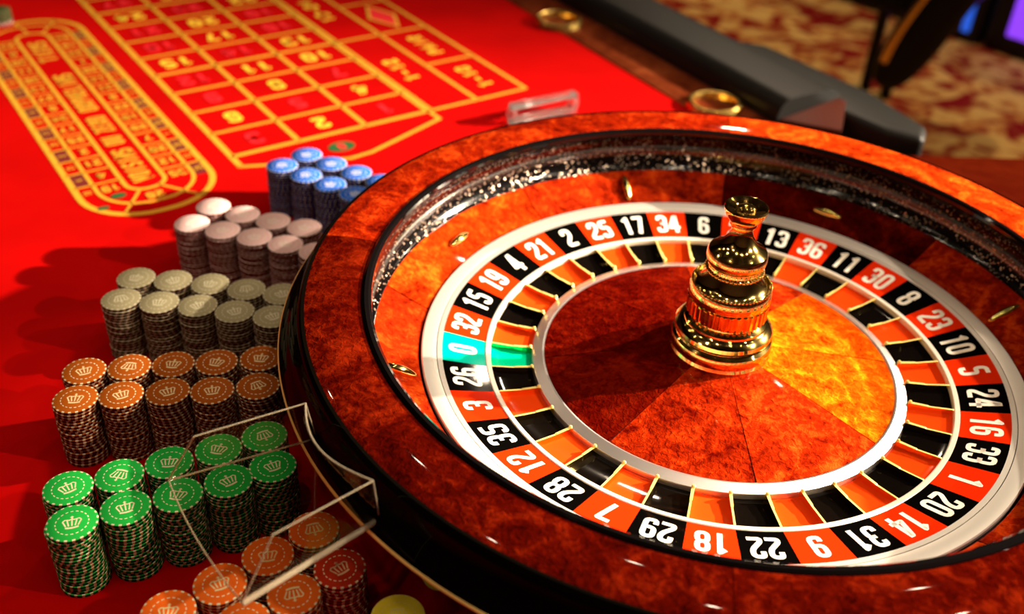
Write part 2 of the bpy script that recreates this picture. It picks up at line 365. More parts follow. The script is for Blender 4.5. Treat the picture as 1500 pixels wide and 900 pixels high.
# padded armrest with a rounded cross section
def armrest():
    n0, n1, z1 = 0.556, 0.700, 0.042; t0, t1 = 0.50, 2.2
    prof = []
    for k in range(9): a = pi - k * pi / 2 / 8; prof.append((n0 + 0.028 + 0.028 * cos(a), 0.006 + (z1 - 0.006) * sin(a)))
    for k in range(9): a = pi / 2 - k * pi / 2 / 8; prof.append((n1 - 0.045 + 0.045 * cos(a), 0.006 + (z1 - 0.006) * sin(a)))
    prof += [(n1, -0.05), (n0, -0.05)]
    V = []; P = len(prof); S = [t0, t0 + 0.004, t0 + 0.014] + [t0 + 0.05 + (t1 - t0) * k / 12 for k in range(13)]
    for i, t in enumerate(S):
        sh = (0.985, 0.995, 1.0)[min(i, 2)]
        for n, z in prof:
            x, y = rail(n0 + 0.07 + (n - n0 - 0.07) * sh, t); V.append((x, y, z * sh))
    F = [(i * P + j, i * P + (j + 1) % P, (i + 1) * P + (j + 1) % P, (i + 1) * P + j) for i in range(len(S) - 1) for j in range(P)]
    F += [tuple(range(P))[::-1], tuple((len(S) - 1) * P + j for j in range(P))]
    return shade(mesh('armrest', V, F, M['vinyl']), 40)
link('armrest', armrest(), table)
link('armrest_end', poly_prism('armrest_end', [rail(0.702, 0.80), rail(0.655, 0.492), rail(0.668, 0.385), rail(0.702, 0.33), rail(0.742, 0.36), rail(0.765, 0.50), rail(0.752, 0.74)], -0.06, 0.020, M['vinyl'], 0.012, 4), table)
tag(link('rail_end_plate', hexa('rail_end_plate', [(0.213, 0.672, 0.004), (0.300, 0.640, 0.004), (0.333, 0.742, 0.004), (0.325, 0.756, 0.004),
     (0.213, 0.672, 0.030), (0.300, 0.640, 0.030), (0.333, 0.742, 0.034), (0.325, 0.756, 0.034)], M['plate_wood'], 0.001), table), 'reddish wooden plate at the end of the rail')
# table body below
link('table_apron', poly_prism('table_apron', [(-2.1, -1.3), (1.35, -1.3), (1.35, 0.5), rail(0.60, 0.30), rail(0.60, 2.1), (-2.1, 1.8)], -0.22, -0.052, M['rail_wood']), table)
for p in ((-1.2, -0.6), (0.9, -0.6), (0.35, 0.35), (-0.7, 1.5)):
    link('pedestal', poly_prism('pedestal', [(p[0] - .09, p[1] - .09), (p[0] + .09, p[1] - .09), (p[0] + .09, p[1] + .09), (p[0] - .09, p[1] + .09)], -0.75, -0.22, M['rail_wood'], 0.01), table)
# brass cup holders let into the rail
cupm = lathe('cup_ring', [(0.0345, -0.004), (0.0350, 0.008), (0.0365, 0.0125), (0.0400, 0.0135), (0.0440, 0.0110), (0.0465, 0.0026)], M['satin_gold'], 64)
linm = lathe('cup_liner', [(0.0, -0.046), (0.030, -0.046), (0.0340, -0.043), (0.0345, -0.004)], M['cup_dark'], 48)
for x, y in ((-0.110, 1.136), (0.131, 0.772)):
    c = link('cup_holder', cupm, table, (x, y, 0.0)); link('cup_liner', linm, c)
# ---- printed layout.  local axes u (across) and v (away)
A_ = rad(34.5); UX = Vector((cos(A_), sin(A_))); VX = Vector((-sin(A_), cos(A_))); O_ = Vector((-0.585, 0.496))
def uv(u, v): return O_ + UX * u + VX * v
class Flat:
    def __init__(s, each=None): s.V = []; s.F = []; s.each = each
    def add(s, v, f): b = len(s.V); s.V += v; s.F += [tuple(i + b for i in q) for q in f]
    def line(s, pts, w, closed=False):
        v, f = ribbon([Vector(p) for p in pts], w, closed); s.add([tuple(uv(p.x, p.y)) for p in v], f)
    def quad(s, pts):
        if s.each: q = Flat(); q.quad(pts); q.build(*s.each); return
        s.add([tuple(uv(*p)) for p in pts], [tuple(range(len(pts)))])
    def text(s, t, u, v, h, w, st, ang=0.0, gap=0.22):
        if s.each: q = Flat(); q.text(t, u, v, h, w, st, ang, gap); q.build(*s.each); return
        tv, tf = text2d(t, h, w, st, gap); c, d = cos(ang), sin(ang)
        s.add([tuple(uv(u + x * c - y * d, v + x * d + y * c)) for x, y in tv], tf)
    def build(s, name, z, mat, parent, label=None):
        me = mesh(name, [(x, y, z) for x, y in s.V], s.F, mat)
        bm = bmesh.new(); bm.from_mesh(me)
        for f in bm.faces:
            f.normal_update()
            if f.normal.z < 0: f.normal_flip()
        bm.to_mesh(me); bm.free()
        o = link(name, me, parent)
        if label: o['label'] = label
        return o
g = Flat(); lw = 0.0055
U0, U1, U2, U3, U4, U5 = 0.010, 0.114, 0.224, 0.334, 0.425, 0.521
VM = 1.3
for u, w in ((U0, .009), (U1, .0075), (U2, .0075), (U3 - .003, .0065), (U3 + .005, .0065), (U4, .0065), (U5, .0065)): g.line([(u, 0.0 if u == U0 else 0.034), (u, VM)], w)
g.line([(U0 - .004, 0.001), (0.079, -0.027), (0.155, -0.052), (0.19, -0.049), (U3, 0.001), (U3, 0.034)], .0065)
for k in range(13): g.line([(U0, 0.034 + 0.0827 * k), (U3, 0.034 + 0.0827 * k)], .0085 if k % 4 == 0 else .0065)
for k in range(0, 13, 4): g.line([(U3, 0.034 + 0.0827 * k), (U5, 0.034 + 0.0827 * k)], .0065)
for k in (2, 6, 10): g.line([(U4, 0.034 + 0.0827 * k), (U5, 0.034 + 0.0827 * k)], .0065)
g.build('layout_lines', 0.0006, M['print_yellow'], table)
REDS = {1, 3, 5, 7, 9, 12, 14, 16, 18, 19, 21, 23, 25, 27, 30, 32, 34, 36}
gy, gr = Flat(('yellow_lettering', 0.0009, M['print_gold'], table)), Flat(('red_numeral', 0.0007, M['print_red'], table))
for k in range(12):
    for c in range(3):
        n = 3 * k + 3 - c; u = (0.062, 0.169, 0.279)[c]; v = 0.034 + 0.0827 * (k + 0.5)
        (gr if n in REDS else gy).text(str(n), u, v, 0.036, 0.021, 0.0085, pi, 0.35)
for t, v in (('1-12', 0.20), ('13-24', 0.53), ('25-36', 0.86)): gy.text(t, 0.378, v, 0.026, 0.019, 0.0065, pi / 2, 0.35)
for t, v in (('1-18', 0.117), ('PAIR', 0.282), ('IMPAIR', 0.78), ('19-36', 0.94)): gy.text(t, 0.472, v, 0.026, 0.015 if len(t) > 5 else 0.018, 0.006, pi / 2, 0.35)
# the diamond for red
gdm = Flat(); gdm.line([(0.448, 0.447), (0.475, 0.375 + .01), (0.500, 0.447), (0.475, 0.51)], 0.006, True)
gdm.build('diamond_outline', 0.0008, M['print_yellow'], table)
gq = Flat(); gq.quad([(0.452, 0.447), (0.475, 0.39), (0.496, 0.447), (0.475, 0.505)]); gq.build('red_diamond', 0.0007, M['print_red'], table)
gz = Flat(); gz.add([tuple(uv(0.160 + 0.020 * cos(a), -0.012 + 0.015 * sin(a))) for a in [2 * pi * i / 28 for i in range(28)]], [tuple(range(28))])
gz.build('zero_oval', 0.0007, M['print_green'], table)
gz = Flat(); gz.text('0', 0.160, -0.012, 0.018, 0.010, 0.004, pi); gz.build('zero_numeral', 0.0010, M['print_red'], table)
# ---- racetrack
def stadium(u0, u1, v0, v1, r, n=10):
    P = []
    for cu, cv, a in ((u1 - r, v0 + r, -pi / 2), (u1 - r, v1 - r, 0), (u0 + r, v1 - r, pi / 2), (u0 + r, v0 + r, pi)):
        P += [(cu + r * cos(a + pi / 2 * k / n), cv + r * sin(a + pi / 2 * k / n)) for k in range(n + 1)]
    return P
t = Flat()
t.line(stadium(-0.205, -0.030, -0.064, 0.715, 0.080), 0.0085, True)
t.line(stadium(-0.180, -0.053, -0.036, 0.690, 0.058), 0.0055, True)
t.line(stadium(-0.143, -0.090, 0.002, 0.650, 0.024), 0.0060, True)
for k in range(15):
    v = 0.045 + 0.0415 * k
    t.line([(-0.205, v), (-0.143, v)], 0.0035); t.line([(-0.090, v), (-0.030, v)], 0.0035)
for a, b in (((-0.130, 0.003), (-0.166, -0.050)), ((-0.104, 0.006), (-0.068, -0.045)), ((-0.117, 0.65), (-0.125, 0.71)), ((-0.095, 0.645), (-0.06, 0.70))): t.line([a, b], 0.004)
t.build('racetrack_lines', 0.0006, M['print_yellow'], table)
ty, tk = Flat(('racetrack_lettering', 0.0010, M['print_yellow'], table)), Flat(('racetrack_dark_cell', 0.0005, M['print_dark'], table))
ORDER = [0, 32, 15, 19, 4, 21, 2, 25, 17, 34, 6, 27, 13, 36, 11, 30, 8, 23, 10, 5, 24, 16, 33, 1, 20, 14, 31, 9, 22, 18, 29, 7, 28, 12, 35, 3, 26]
for k in range(15):
    v = 0.0245 + 0.0415 * k
    for u0, u1, n in ((-0.201, -0.183, ORDER[3 + k]), (-0.050, -0.034, ORDER[-3 - k])):
        if n not in REDS: tk.quad([(u0, v - 0.018), (u1, v - 0.018), (u1, v + 0.018), (u0, v + 0.018)])
        ty.text(str(n), (u0 + u1) / 2, v, 0.010, 0.0048, 0.0018, pi / 2)
    ty.text(str(ORDER[3 + k]), -0.162, v, 0.017, 0.010, 0.004, pi); ty.text(str(ORDER[-3 - k]), -0.071, v, 0.017, 0.010, 0.004, pi)
ty.text('26', -0.117, -0.020, 0.016, 0.010, 0.004, pi)
ty.text('ORPHELINS', -0.117, 0.36, 0.028, 0.0145, 0.0058, pi / 2, 0.25)
ty.text('VOISINS DU ZERO', -0.117, 0.140, 0.028, 0.0125, 0.0052, pi / 2, 0.25)
ty.text('TIERS', -0.117, 0.555, 0.028, 0.016, 0.006, pi / 2, 0.25)
for u, v, a, b in ((-0.159, 0.000, 0.010, 0.007), (-0.186, -0.024, 0.008, 0.005)): tg = Flat(); tg.add([tuple(uv(u + a * cos(q), v + b * sin(q))) for q in [2 * pi * i / 16 for i in range(16)]], [tuple(range(16))]); tg.build('racetrack_zero', 0.0008, M['print_green'], table)

# ---------------------------------------------------------------- the wheel: fixed bowl
bowl = tag(empty('wheel_bowl'), 'big burl-wood roulette wheel bowl with black lacquered shell and brass deflectors', 'roulette wheel bowl')
skirt = [(0.368, 0.0), (0.372, 0.004), (0.4095, 0.121), (0.4112, 0.1244)]
shell = [(0.4112, 0.1245), (0.4105, 0.1268), (0.402, 0.137), (0.3965, 0.146), (0.3938, 0.1535), (0.3925, 0.1578), (0.3895, 0.1605), (0.3868, 0.1602)]
M['shell_black'] = plain('shell_black', (0.002, 0.0015, 0.001), 0.05, 0, spec=0.0, coat=0.10, coatr=0.03)
link('outer_shell', lathe('outer_shell', shell, M['shell_black'], 256), bowl)
link('lower_skirt', lathe('lower_skirt', skirt, M['black_lacquer'], 256), bowl)
tag(link('edge_line', lathe('edge_line', [(0.4102, 0.1228), (0.4118, 0.1238), (0.4119, 0.1252), (0.4106, 0.1266)], M['fret_gold'], 256), bowl), 'thin brass line round the shell')
for k in range(8):
    a0 = 170.5 + 45 * k
    link('rim_panel', lathe('rim_panel', [(0.3370, 0.1560), (0.3375, 0.1600), (0.345, 0.1612), (0.362, 0.1620), (0.380, 0.1612), (0.3866, 0.1600), (0.3866, 0.1560)], M[('veneer_shaded', 'veneer_shaded', 'veneer_shaded', 'veneer', 'veneer_lit', 'veneer_lit', 'veneer', 'veneer')[k]], 28, a0 + .04, a0 + 44.96, True), bowl)
    a0 = 125 + 45 * k
    link('apron_panel', lathe('apron_panel', [(0.2872, 0.0860), (0.2872, 0.0880), (0.300, 0.0940), (0.315, 0.1020), (0.3285, 0.1100), (0.3285, 0.1050), (0.300, 0.0890)], M[('veneer_lit', 'apron_veneer', 'veneer', 'veneer', 'veneer', 'veneer', 'veneer_shaded', 'apron_veneer')[k]], 28, a0 + .12, a0 + 44.88, True), bowl)  # panel in the rim's shadow takes the shaded tone
link('inner_lip', lathe('inner_lip', [(0.3372, 0.157), (0.3368, 0.1608), (0.3345, 0.1626), (0.3310, 0.1622), (0.3285, 0.1598), (0.3282, 0.1565), (0.3300, 0.1535), (0.333, 0.1520)], M['black_lacquer'], 256), bowl)
link('ball_track', lathe('ball_track', [(0.3325, 0.1522), (0.3375, 0.1440), (0.3395, 0.1340), (0.3380, 0.1240), (0.3340, 0.1150), (0.3300, 0.1106), (0.3284, 0.1102)], M['track_glint'], 256), bowl)
link('bowl_base', lathe('bowl_base', [(0.0, 0.004), (0.30, 0.004), (0.368, 0.004), (0.380, 0.07), (0.375, 0.1), (0.3285, 0.1045), (0.300, 0.088), (0.288, 0.0855), (0.2855, 0.060), (0.0, 0.050)], M['seam'], 96), bowl)
# eight brass deflectors, alternately radial and tangential
def deflector_mesh():
    bm = bmesh.new(); bmesh.ops.create_uvsphere(bm, u_segments=20, v_segments=12, radius=1)
    for v in bm.verts:
        x = v.co.x; tp = max(0.0, 1 - abs(x) ** 1.6) ** 0.5 if abs(x) < 1 else 0
        rr = (v.co.y ** 2 + v.co.z ** 2) ** 0.5 or 1
        v.co = Vector((x * 0.0175, v.co.y / rr * 0.0050 * tp, v.co.z / rr * 0.0050 * tp))
    me = bpy.data.meshes.new('deflector'); bm.to_mesh(me); bm.free(); me.materials.append(M['gold']); return shade(me, 60)
dm = deflector_mesh()
for k in range(8):
    a = rad(102 + 45 * k); r = 0.306; tl = math.atan2(0.0085, 0.0145)
    o = link('deflector', dm, bowl, (r * cos(a), r * sin(a), 0.0995))
    ax = Vector((cos(a) * cos(tl), sin(a) * cos(tl), sin(tl))); nz = Vector((-cos(a) * sin(tl), -sin(a) * sin(tl), cos(tl))); tg_ = nz.cross(ax)
    X, Y = (ax, tg_) if k % 2 == 0 else (tg_, -ax)
    o.rotation_euler = Matrix((X, Y, nz)).transposed().to_euler()

# ---------------------------------------------------------------- the wheel: turning rotor
rotor = tag(empty('wheel_rotor', (0, 0, 0.051)), 'roulette wheel rotor with red and black numbered ring, gold frets and brass turret', 'roulette wheel')
RZ = -0.051
def rl(name, prof, mat, seg=160, a0=0.0, a1=360.0, closed=False, parent=rotor, ang=35):
    return link(name, lathe(name, [(r, z + RZ) for r, z in prof], mat, seg, a0, a1, closed, ang), parent)
PH = math.degrees(3.175); STEP = 360 / 37
def zr(r): return 0.0785 + (r - 0.2241) * (0.088 - 0.0785) / (0.265 - 0.2241)      # slope of the number ring
rl('rotor_body', [(0.0, 0.0515), (0.262, 0.0515), (0.2845, 0.074), (0.2845, 0.0860), (0.268, 0.0850), (0.262, 0.0820), (0.2242, 0.0740), (0.2190, 0.0640), (0.180, 0.0625), (0.168, 0.0700), (0.0, 0.0850)], M['seam'], 128)
rl('outer_band', [(0.2705, 0.0868), (0.2706, 0.0889), (0.2780, 0.0903), (0.2838, 0.0905), (0.2848, 0.0895), (0.2850, 0.0860)], M['silver'], 256)
rl('inner_band', [(0.2652, 0.0868), (0.2652, 0.0884), (0.2698, 0.0888), (0.2699, 0.0868)], M['silver'], 256)
rl('pocket_rim', [(0.2188, 0.0700), (0.2188, 0.0782), (0.2196, 0.0790), (0.2232, 0.0794), (0.2240, 0.0788), (0.2240, 0.0750)], M['white_line'], 256)
rl('inner_ring', [(0.1665, 0.0740), (0.1672, 0.0762), (0.1690, 0.0768), (0.1782, 0.0735), (0.1790, 0.0715), (0.1790, 0.0630)], M['silver_in'], 256)
def num_label(n): return 'green zero' if n == 0 else None
tile_meshes = {}
for key, mat in (('red', 'tile_red'), ('black', 'tile_black'), ('green', 'tile_green')):
    tile_meshes[key] = lathe('number_tile', [(0.2241, zr(0.2241) - .002 + RZ), (0.2241, zr(0.2241) + RZ), (0.2652, zr(0.2652) + RZ), (0.2652, zr(0.2652) - .002 + RZ)], M[mat], 6, -STEP / 2, STEP / 2, True)
    tile_meshes['p' + key] = lathe('pocket', [(0.1792, 0.0630 + RZ), (0.1792, 0.0685 + RZ), (0.1900, 0.0695 + RZ), (0.2100, 0.0712 + RZ), (0.2186, 0.0738 + RZ), (0.2186, 0.0635 + RZ)], M['pocket_' + key], 6, -STEP / 2, STEP / 2, True)
slope = math.atan2(0.0095, 0.0409)
def numeral_mesh(s):
    v, f = text2d(s, 0.0280, 0.0118, 0.0043, 0.20)
    rc = 0.2455; out = []
    for x, y in v:                                   # up is outward, baseline runs clockwise
        r = rc + y * cos(slope); out.append((r, -x, zr(r) + RZ + 0.0003))
    me = mesh('numeral', out, f, M['numeral'])
    bm = bmesh.new(); bm.from_mesh(me)
    for q in bm.faces:
        q.normal_update()
        if q.normal.z < 0: q.normal_flip()
    bm.to_mesh(me); bm.free(); return me
def fret_mesh():
    # tapered brass separator with a step half way
    S = [(0.1788, 0.0750, .0014), (0.1800, 0.0760, .0014), (0.1965, 0.0764, .0012), (0.1975, 0.0760, .0009), (0.2178, 0.0784, .0009), (0.2190, 0.0782, .0009)]
    V = []; F = []
    for r, z, h in S: V += [(r, -h, 0.0625 + RZ), (r, -h, z + RZ), (r, h, z + RZ), (r, h, 0.0625 + RZ)]
    for i in range(len(S) - 1):
        a, b = 4 * i, 4 * i + 4
        F += [(a + j, a + (j + 1) % 4, b + (j + 1) % 4, b + j) for j in range(4)]
    F += [(3, 2, 1, 0), tuple(4 * len(S) - 4 + j for j in range(4))]
    me = mesh('fret', V, F, None, mats=[M['gold'], M['fret_gold']], fm=[1 if (i % 4 == 1 and i < 4 * (len(S) - 1)) else 0 for i in range(len(F))])
    bm = bmesh.new(); bm.from_mesh(me); bmesh.ops.recalc_face_normals(bm, faces=bm.faces); bm.to_mesh(me); bm.free(); return me
fm_ = fret_mesh()
studm = lathe('fret_stud', [(0.0, 0.0024), (0.0009, 0.0022), (0.0016, 0.0014), (0.0018, 0.0)], M['fret_gold'], 12)
for i, n in enumerate(ORDER):
    a = rad(PH - i * STEP); key = 'green' if n == 0 else 'red' if n in REDS else 'black'
    tl_ = link('number_tile', tile_meshes[key], rotor, None, (0, 0, a)); tl_['label'] = '%s tile with number %d' % (key, n)
    nm_ = link('numeral', numeral_mesh(str(n)), tl_); nm_['label'] = 'white numeral %d' % n
    link('pocket', tile_meshes['p' + key], rotor, None, (0, 0, a))['label'] = '%s pocket below number %d' % (key, n)
    fr_ = link('fret', fm_, rotor, None, (0, 0, a - rad(STEP / 2)))
    link('fret_stud', studm, fr_, (0.1806, 0, 0.0760 + RZ))
for k in range(8):
    a0 = -87.7 + 45 * k
    rl('cone_panel', [(0.042, 0.0940), (0.070, 0.0905), (0.110, 0.0846), (0.150, 0.0785), (0.1666, 0.0762), (0.1666, 0.0740), (0.042, 0.0900)], M[('cone_veneer', 'cone_lit', 'cone_lit', 'cone_veneer', 'cone_shaded', 'cone_shaded', 'cone_shaded', 'cone_veneer')[k]], 16, a0 + .22, a0 + 44.78, True)
rl('cone_seams', [(0.042, 0.0925), (0.1666, 0.0750)], M['seam'], 64)
# brass turret, turned in tiers
tur = [(0.0475, 0.0925), (0.0480, 0.0955), (0.0470, 0.0985), (0.0478, 0.1010), (0.0480, 0.1050), (0.0468, 0.1085), (0.0440, 0.1105), (0.0432, 0.1120), (0.0452, 0.1140), (0.0462, 0.1165), (0.0455, 0.1200), (0.0425, 0.1235),
       (0.0400, 0.1255), (0.0385, 0.1262), (0.0383, 0.1280), (0.0355, 0.1300), (0.0335, 0.1312), (0.0333, 0.1325), (0.0350, 0.1340)]
rl('turret', tur, M['gold'], 128, ang=25)
mid = [(0.0350, 0.1340), (0.0356, 0.1350), (0.0358, 0.1500), (0.0366, 0.1512), (0.0378, 0.1540), (0.0380, 0.1590), (0.0374, 0.1640), (0.0362, 0.1668), (0.0350, 0.1672), (0.0344, 0.1655), (0.0325, 0.1665), (0.0290, 0.1710), (0.0262, 0.1760), (0.0250, 0.1790)]
rl('turret_drum', mid, M['gold'], 128, ang=25)
top = [(0.0250, 0.1790), (0.0254, 0.1810), (0.0246, 0.1832), (0.0250, 0.1880), (0.0264, 0.1900), (0.0274, 0.1935), (0.0272, 0.1985), (0.0262, 0.2010), (0.0245, 0.2022), (0.0200, 0.2050), (0.0150, 0.2100), (0.0112, 0.2160), (0.0096, 0.2210), (0.0094, 0.2250)]
rl('turret_cap', top, M['gold'], 128, ang=25)
fin = [(0.0094, 0.2250), (0.0110, 0.2262), (0.0122, 0.2285), (0.0120, 0.2310), (0.0135, 0.2325), (0.0170, 0.2370), (0.0192, 0.2420), (0.0196, 0.2448), (0.0188, 0.2462), (0.0165, 0.2458), (0.0120, 0.2440), (0.0085, 0.2432), (0.0075, 0.2450), (0.0050, 0.2462), (0.0, 0.2465)]
rl('finial', fin, M['gold'], 96, ang=25)
# beading rings on the turret
def bead_ring(name, r, z, n, br, mat):
    bm = bmesh.new()
    for k in range(n):
        a = 2 * pi * k / n; bmesh.ops.create_icosphere(bm, subdivisions=1, radius=br, matrix=Matrix.Translation((r * cos(a), r * sin(a), z + RZ)))
    me = bpy.data.meshes.new(name); bm.to_mesh(me); bm.free(); me.materials.append(mat); return link(name, shade(me, 80), rotor)
bead_ring('beading', 0.0256, 0.1818, 44, 0.0018, M['gold']); bead_ring('beading', 0.0360, 0.1666, 64, 0.0014, M['gold'])
# flutes on the drum
V = []; F = []; nfl = 36
for k in range(nfl):
    for j in range(4):
        a = 2 * pi * (k + (0.12, 0.3, 0.7, 0.88)[j]) / nfl; r = (0.0356, 0.0376, 0.0376, 0.0356)[j]
        V += [(r * cos(a), r * sin(a), 0.1352 + RZ), (r * cos(a), r * sin(a), 0.1500 + RZ)]
    b = 8 * k
    F += [(b, b + 2, b + 3, b + 1), (b + 2, b + 4, b + 5, b + 3), (b + 4, b + 6, b + 7, b + 5), (b, b + 6, b + 4, b + 2), (b + 1, b + 3, b + 5, b + 7)]
link('flutes', mesh('flutes', V, F, M['gold']), rotor)

# ---------------------------------------------------------------- chips
CR, CH = 0.0198, 0.0033
def chip_mesh(name, mat):
    return lathe(name, [(0.0, 0.0), (CR - .0005, 0.0), (CR, 0.0005), (CR, CH - .0005), (CR - .0005, CH), (0.0, CH)], mat, 40, ang=50)
def crown_mesh(mat):
    """small open crown: band, five uprights with beads, arched sides"""
    Vv = []; Ff = []; s = 0.0070
    def rb(pts, w):
        v, f = ribbon([Vector(p) * s for p in pts], w * s); b = len(Vv); Vv.extend([(p.x, p.y, 0.00015) for p in v]); Ff.extend([tuple(i + b for i in q) for q in f])
    rb([(-0.72, -0.72), (-0.35, -0.80), (0, -0.83), (0.35, -0.80), (0.72, -0.72)], 0.26)
    for x0, x1, y1 in ((-0.66, -1.0, 0.30), (-0.34, -0.52, 0.50), (0, 0, 0.60), (0.34, 0.52, 0.50), (0.66, 1.0, 0.30)):
        rb([(x0, -0.52), (x0 * 0.4 + x1 * 0.6, 0.0), (x1, y1)], 0.17)
    rb([(-1.0, 0.30), (-0.78, 0.52), (-0.52, 0.50), (-0.25, 0.42), (0, 0.60), (0.25, 0.42), (0.52, 0.50), (0.78, 0.52), (1.0, 0.30)], 0.15)
    rb([(0, 0.60), (0, 1.02)], 0.14); rb([(-0.18, 0.84), (0.18, 0.84)], 0.13)
    me = mesh('crown_print', Vv, Ff, mat)
    bm = bmesh.new(); bm.from_mesh(me)
    for q in bm.faces:
        q.normal_update()
        if q.normal.z < 0: q.normal_flip()
    bm.to_mesh(me); bm.free(); return me
CREAM = (0.90, 0.82, 0.55)
KINDS = {
 'green':  chip_mat('green_chip_clay', (0.020, 0.50, 0.065), CREAM, (0.006, 0.030, 0.008), CREAM, (0.42, 0.15, 0.09)),
 'brown':  chip_mat('brown_chip_clay', (0.46, 0.10, 0.008), CREAM, (0.040, 0.005, 0.003), CREAM, (0.40, 0.14, 0.09)),
 'grey':   chip_mat('grey_chip_clay', (0.44, 0.38, 0.22), (0.75, 0.68, 0.48), (0.035, 0.006, 0.003), CREAM, (0.28, 0.12, 0.07)),
 'pink':   chip_mat('pink_chip_clay', (0.82, 0.52, 0.50), (0.92, 0.74, 0.68), (0.090, 0.008, 0.005), CREAM, (0.26, 0.06, 0.04)),
 'blue':   chip_mat('blue_chip_clay', (0.015, 0.15, 0.80), (0.85, 0.85, 0.85), (0.022, 0.004, 0.003), CREAM, (0.15, 0.05, 0.03)),
 'orange': chip_mat('orange_chip_clay', (0.95, 0.16, 0.015), CREAM, (0.110, 0.012, 0.006), CREAM, (0.55, 0.22, 0.12)),
 'red':    chip_mat('red_chip_clay', (0.62, 0.035, 0.010), CREAM, (0.110, 0.010, 0.006), CREAM, (0.50, 0.20, 0.12)),
 'yellow': chip_mat('yellow_chip_clay', (1.0, 0.78, 0.05), (1.0, 0.80, 0.20), (0.20, 0.06, 0.010), CREAM, (0.50, 0.30, 0.10)),
}
crown_m = {k: plain('crown_' + k, c, 0.5) for k, c in dict(green=(0.85, 0.80, 0.50), brown=(0.90, 0.72, 0.38), grey=(0.80, 0.73, 0.50), pink=(0.92, 0.78, 0.68), blue=(0.85, 0.85, 0.85), orange=(0.92, 0.74, 0.38), red=(0.85, 0.55, 0.30), yellow=(0.85, 0.70, 0.2)).items()}
BACK = 'back row'; FRONT = 'front row'
# world positions of the stacks: (colour, row, list left to right)
STACKS = [
 ('green', FRONT, [(-.5425, -.2265), (-.5050, -.2090), (-.4680, -.1925), (-.4315, -.1755), (-.3985, -.1565)]),
 ('green', BACK, [(-.5585, -.1895), (-.5215, -.1730), (-.4850, -.1560), (-.4480, -.1385), (-.4130, -.1195)]),
 ('brown', FRONT, [(-.5905, -.0795), (-.5515, -.0710), (-.5120, -.0645), (-.4720, -.0605), (-.4325, -.0525)]),
 ('brown', BACK, [(-.5960, -.0395), (-.5570, -.0315), (-.5175, -.0245), (-.4780, -.0195), (-.4385, -.0110)]),
 ('grey', FRONT, [(-.5985, .0780), (-.5590, .0755), (-.5195, .0720), (-.4800, .0640), (-.4405, .0580)]),
 ('grey', BACK, [(-.5955, .1180), (-.5560, .1160), (-.5165, .1120), (-.4770, .1045), (-.4385, .0985)]),
 ('pink', FRONT, [(-.5670, .2340), (-.5285, .2215), (-.4905, .2095), (-.4530, .1970), (-.4160, .1835)]),
 ('pink', BACK, [(-.5520, .2745), (-.5140, .2590), (-.4760, .2460), (-.4385, .2345)]),
 ('blue', FRONT, [(-.4920, .3850), (-.4575, .3620), (-.4240, .3400), (-.3900, .3190)]),
 ('blue', BACK, [(-.4660, .4180), (-.4310, .3955), (-.3965, .3740), (-.3620, .3530)]),
 ('orange', BACK, [(-.4440, -.3085), (-.4130, -.2815), (-.3835, -.2530), (-.3530, -.2255)]),
 ('orange', FRONT, [(-.3885, -.3155), (-.3570, -.2890)]),
 ('red', FRONT, [(-.3270, -.2635)]),
 ('yellow', FRONT, [(-.2790, -.3060)]),
]
ORD = ['topmost', 'second', 'third', 'fourth', 'fifth', 'sixth', 'seventh', 'eighth', 'ninth', 'tenth', 'eleventh', 'twelfth', 'thirteenth', 'fourteenth', 'fifteenth', 'sixteenth', 'seventeenth', 'eighteenth', 'nineteenth', 'lowest']
POS = ['leftmost', 'second', 'third', 'fourth', 'fifth']
cm_, km_ = {}, {}
for k, m in KINDS.items(): cm_[k] = chip_mesh(k + '_chip', m); km_[k] = crown_mesh(crown_m[k])
def place(c):
    # which stack, in words
    def f(col, row, i, n):
        if n == 1: return 'the single %s stack beside the wheel' % col
        p = POS[i] if i == 0 else ('rightmost' if i == n - 1 else POS[i] + ' from left')
        return '%s stack, %s row' % (p, 'front' if row == FRONT else 'back')
    return f(*c)
for col, row, pts in STACKS:
    for i, (x, y) in enumerate(pts):
        rz = random.uniform(0, 6.28); tw = random.choice((0.03, 0.11, -0.08, 0.05, 0.16)); where = place((col, row, i, len(pts)))
        for lv in range(20):
            top_ = lv == 19
            jx, jy = (random.uniform(-1, 1) * 0.00035, random.uniform(-1, 1) * 0.00035)
            rz += tw if random.random() < 0.35 else random.uniform(-.35, .35)
            cz = lv * CH
            if top_ and (col, i, row) in (('green', 0, BACK), ('green', 0, FRONT)): jx += 0.0012
            o = link(col + '_chip', cm_[col], None, (x + jx, y + jy, cz + 0.00002), (0, 0, rz))
            d = 19 - lv
            nm = ('%s casino chip, %s of the %s' if d in (0, 19) else '%s casino chip, %s from top of the %s') % (col, ORD[d], where)
            tag(o, nm, 'casino chip', '%s chips stacked on the felt' % col)
            if top_:
                ang = math.atan2(0.55, 1) + random.uniform(-0.45, 0.45) + (pi if random.random() < 0.3 else 0)
                cr = link('crown_print', km_[col], o, (0, 0, CH), (0, 0, ang - rz - 0.25)); cr['label'] = 'cream printed crown'

# a short stack at the far left end of the felt
for lv in range(8):
    k = 'pink' if lv < 2 else 'olive'
    if k not in cm_: cm_[k] = chip_mesh('olive_chip', chip_mat('olive_chip_clay', (0.05, 0.06, 0.02), (0.2, 0.2, 0.1), (0.04, 0.045, 0.015), CREAM, (0.10, 0.09, 0.05)))
    o = link(k + '_chip', cm_[k], None, (-1.116, 1.012, lv * CH + 0.00002), (0, 0, lv * 0.7))
    tag(o, '%s casino chip, %s from top of the short stack at the far left edge' % (k, ('first', 'second', 'third', 'fourth', 'fifth', 'sixth', 'seventh', 'eighth')[7 - lv]), 'casino chip', 'chips in the short far stack')

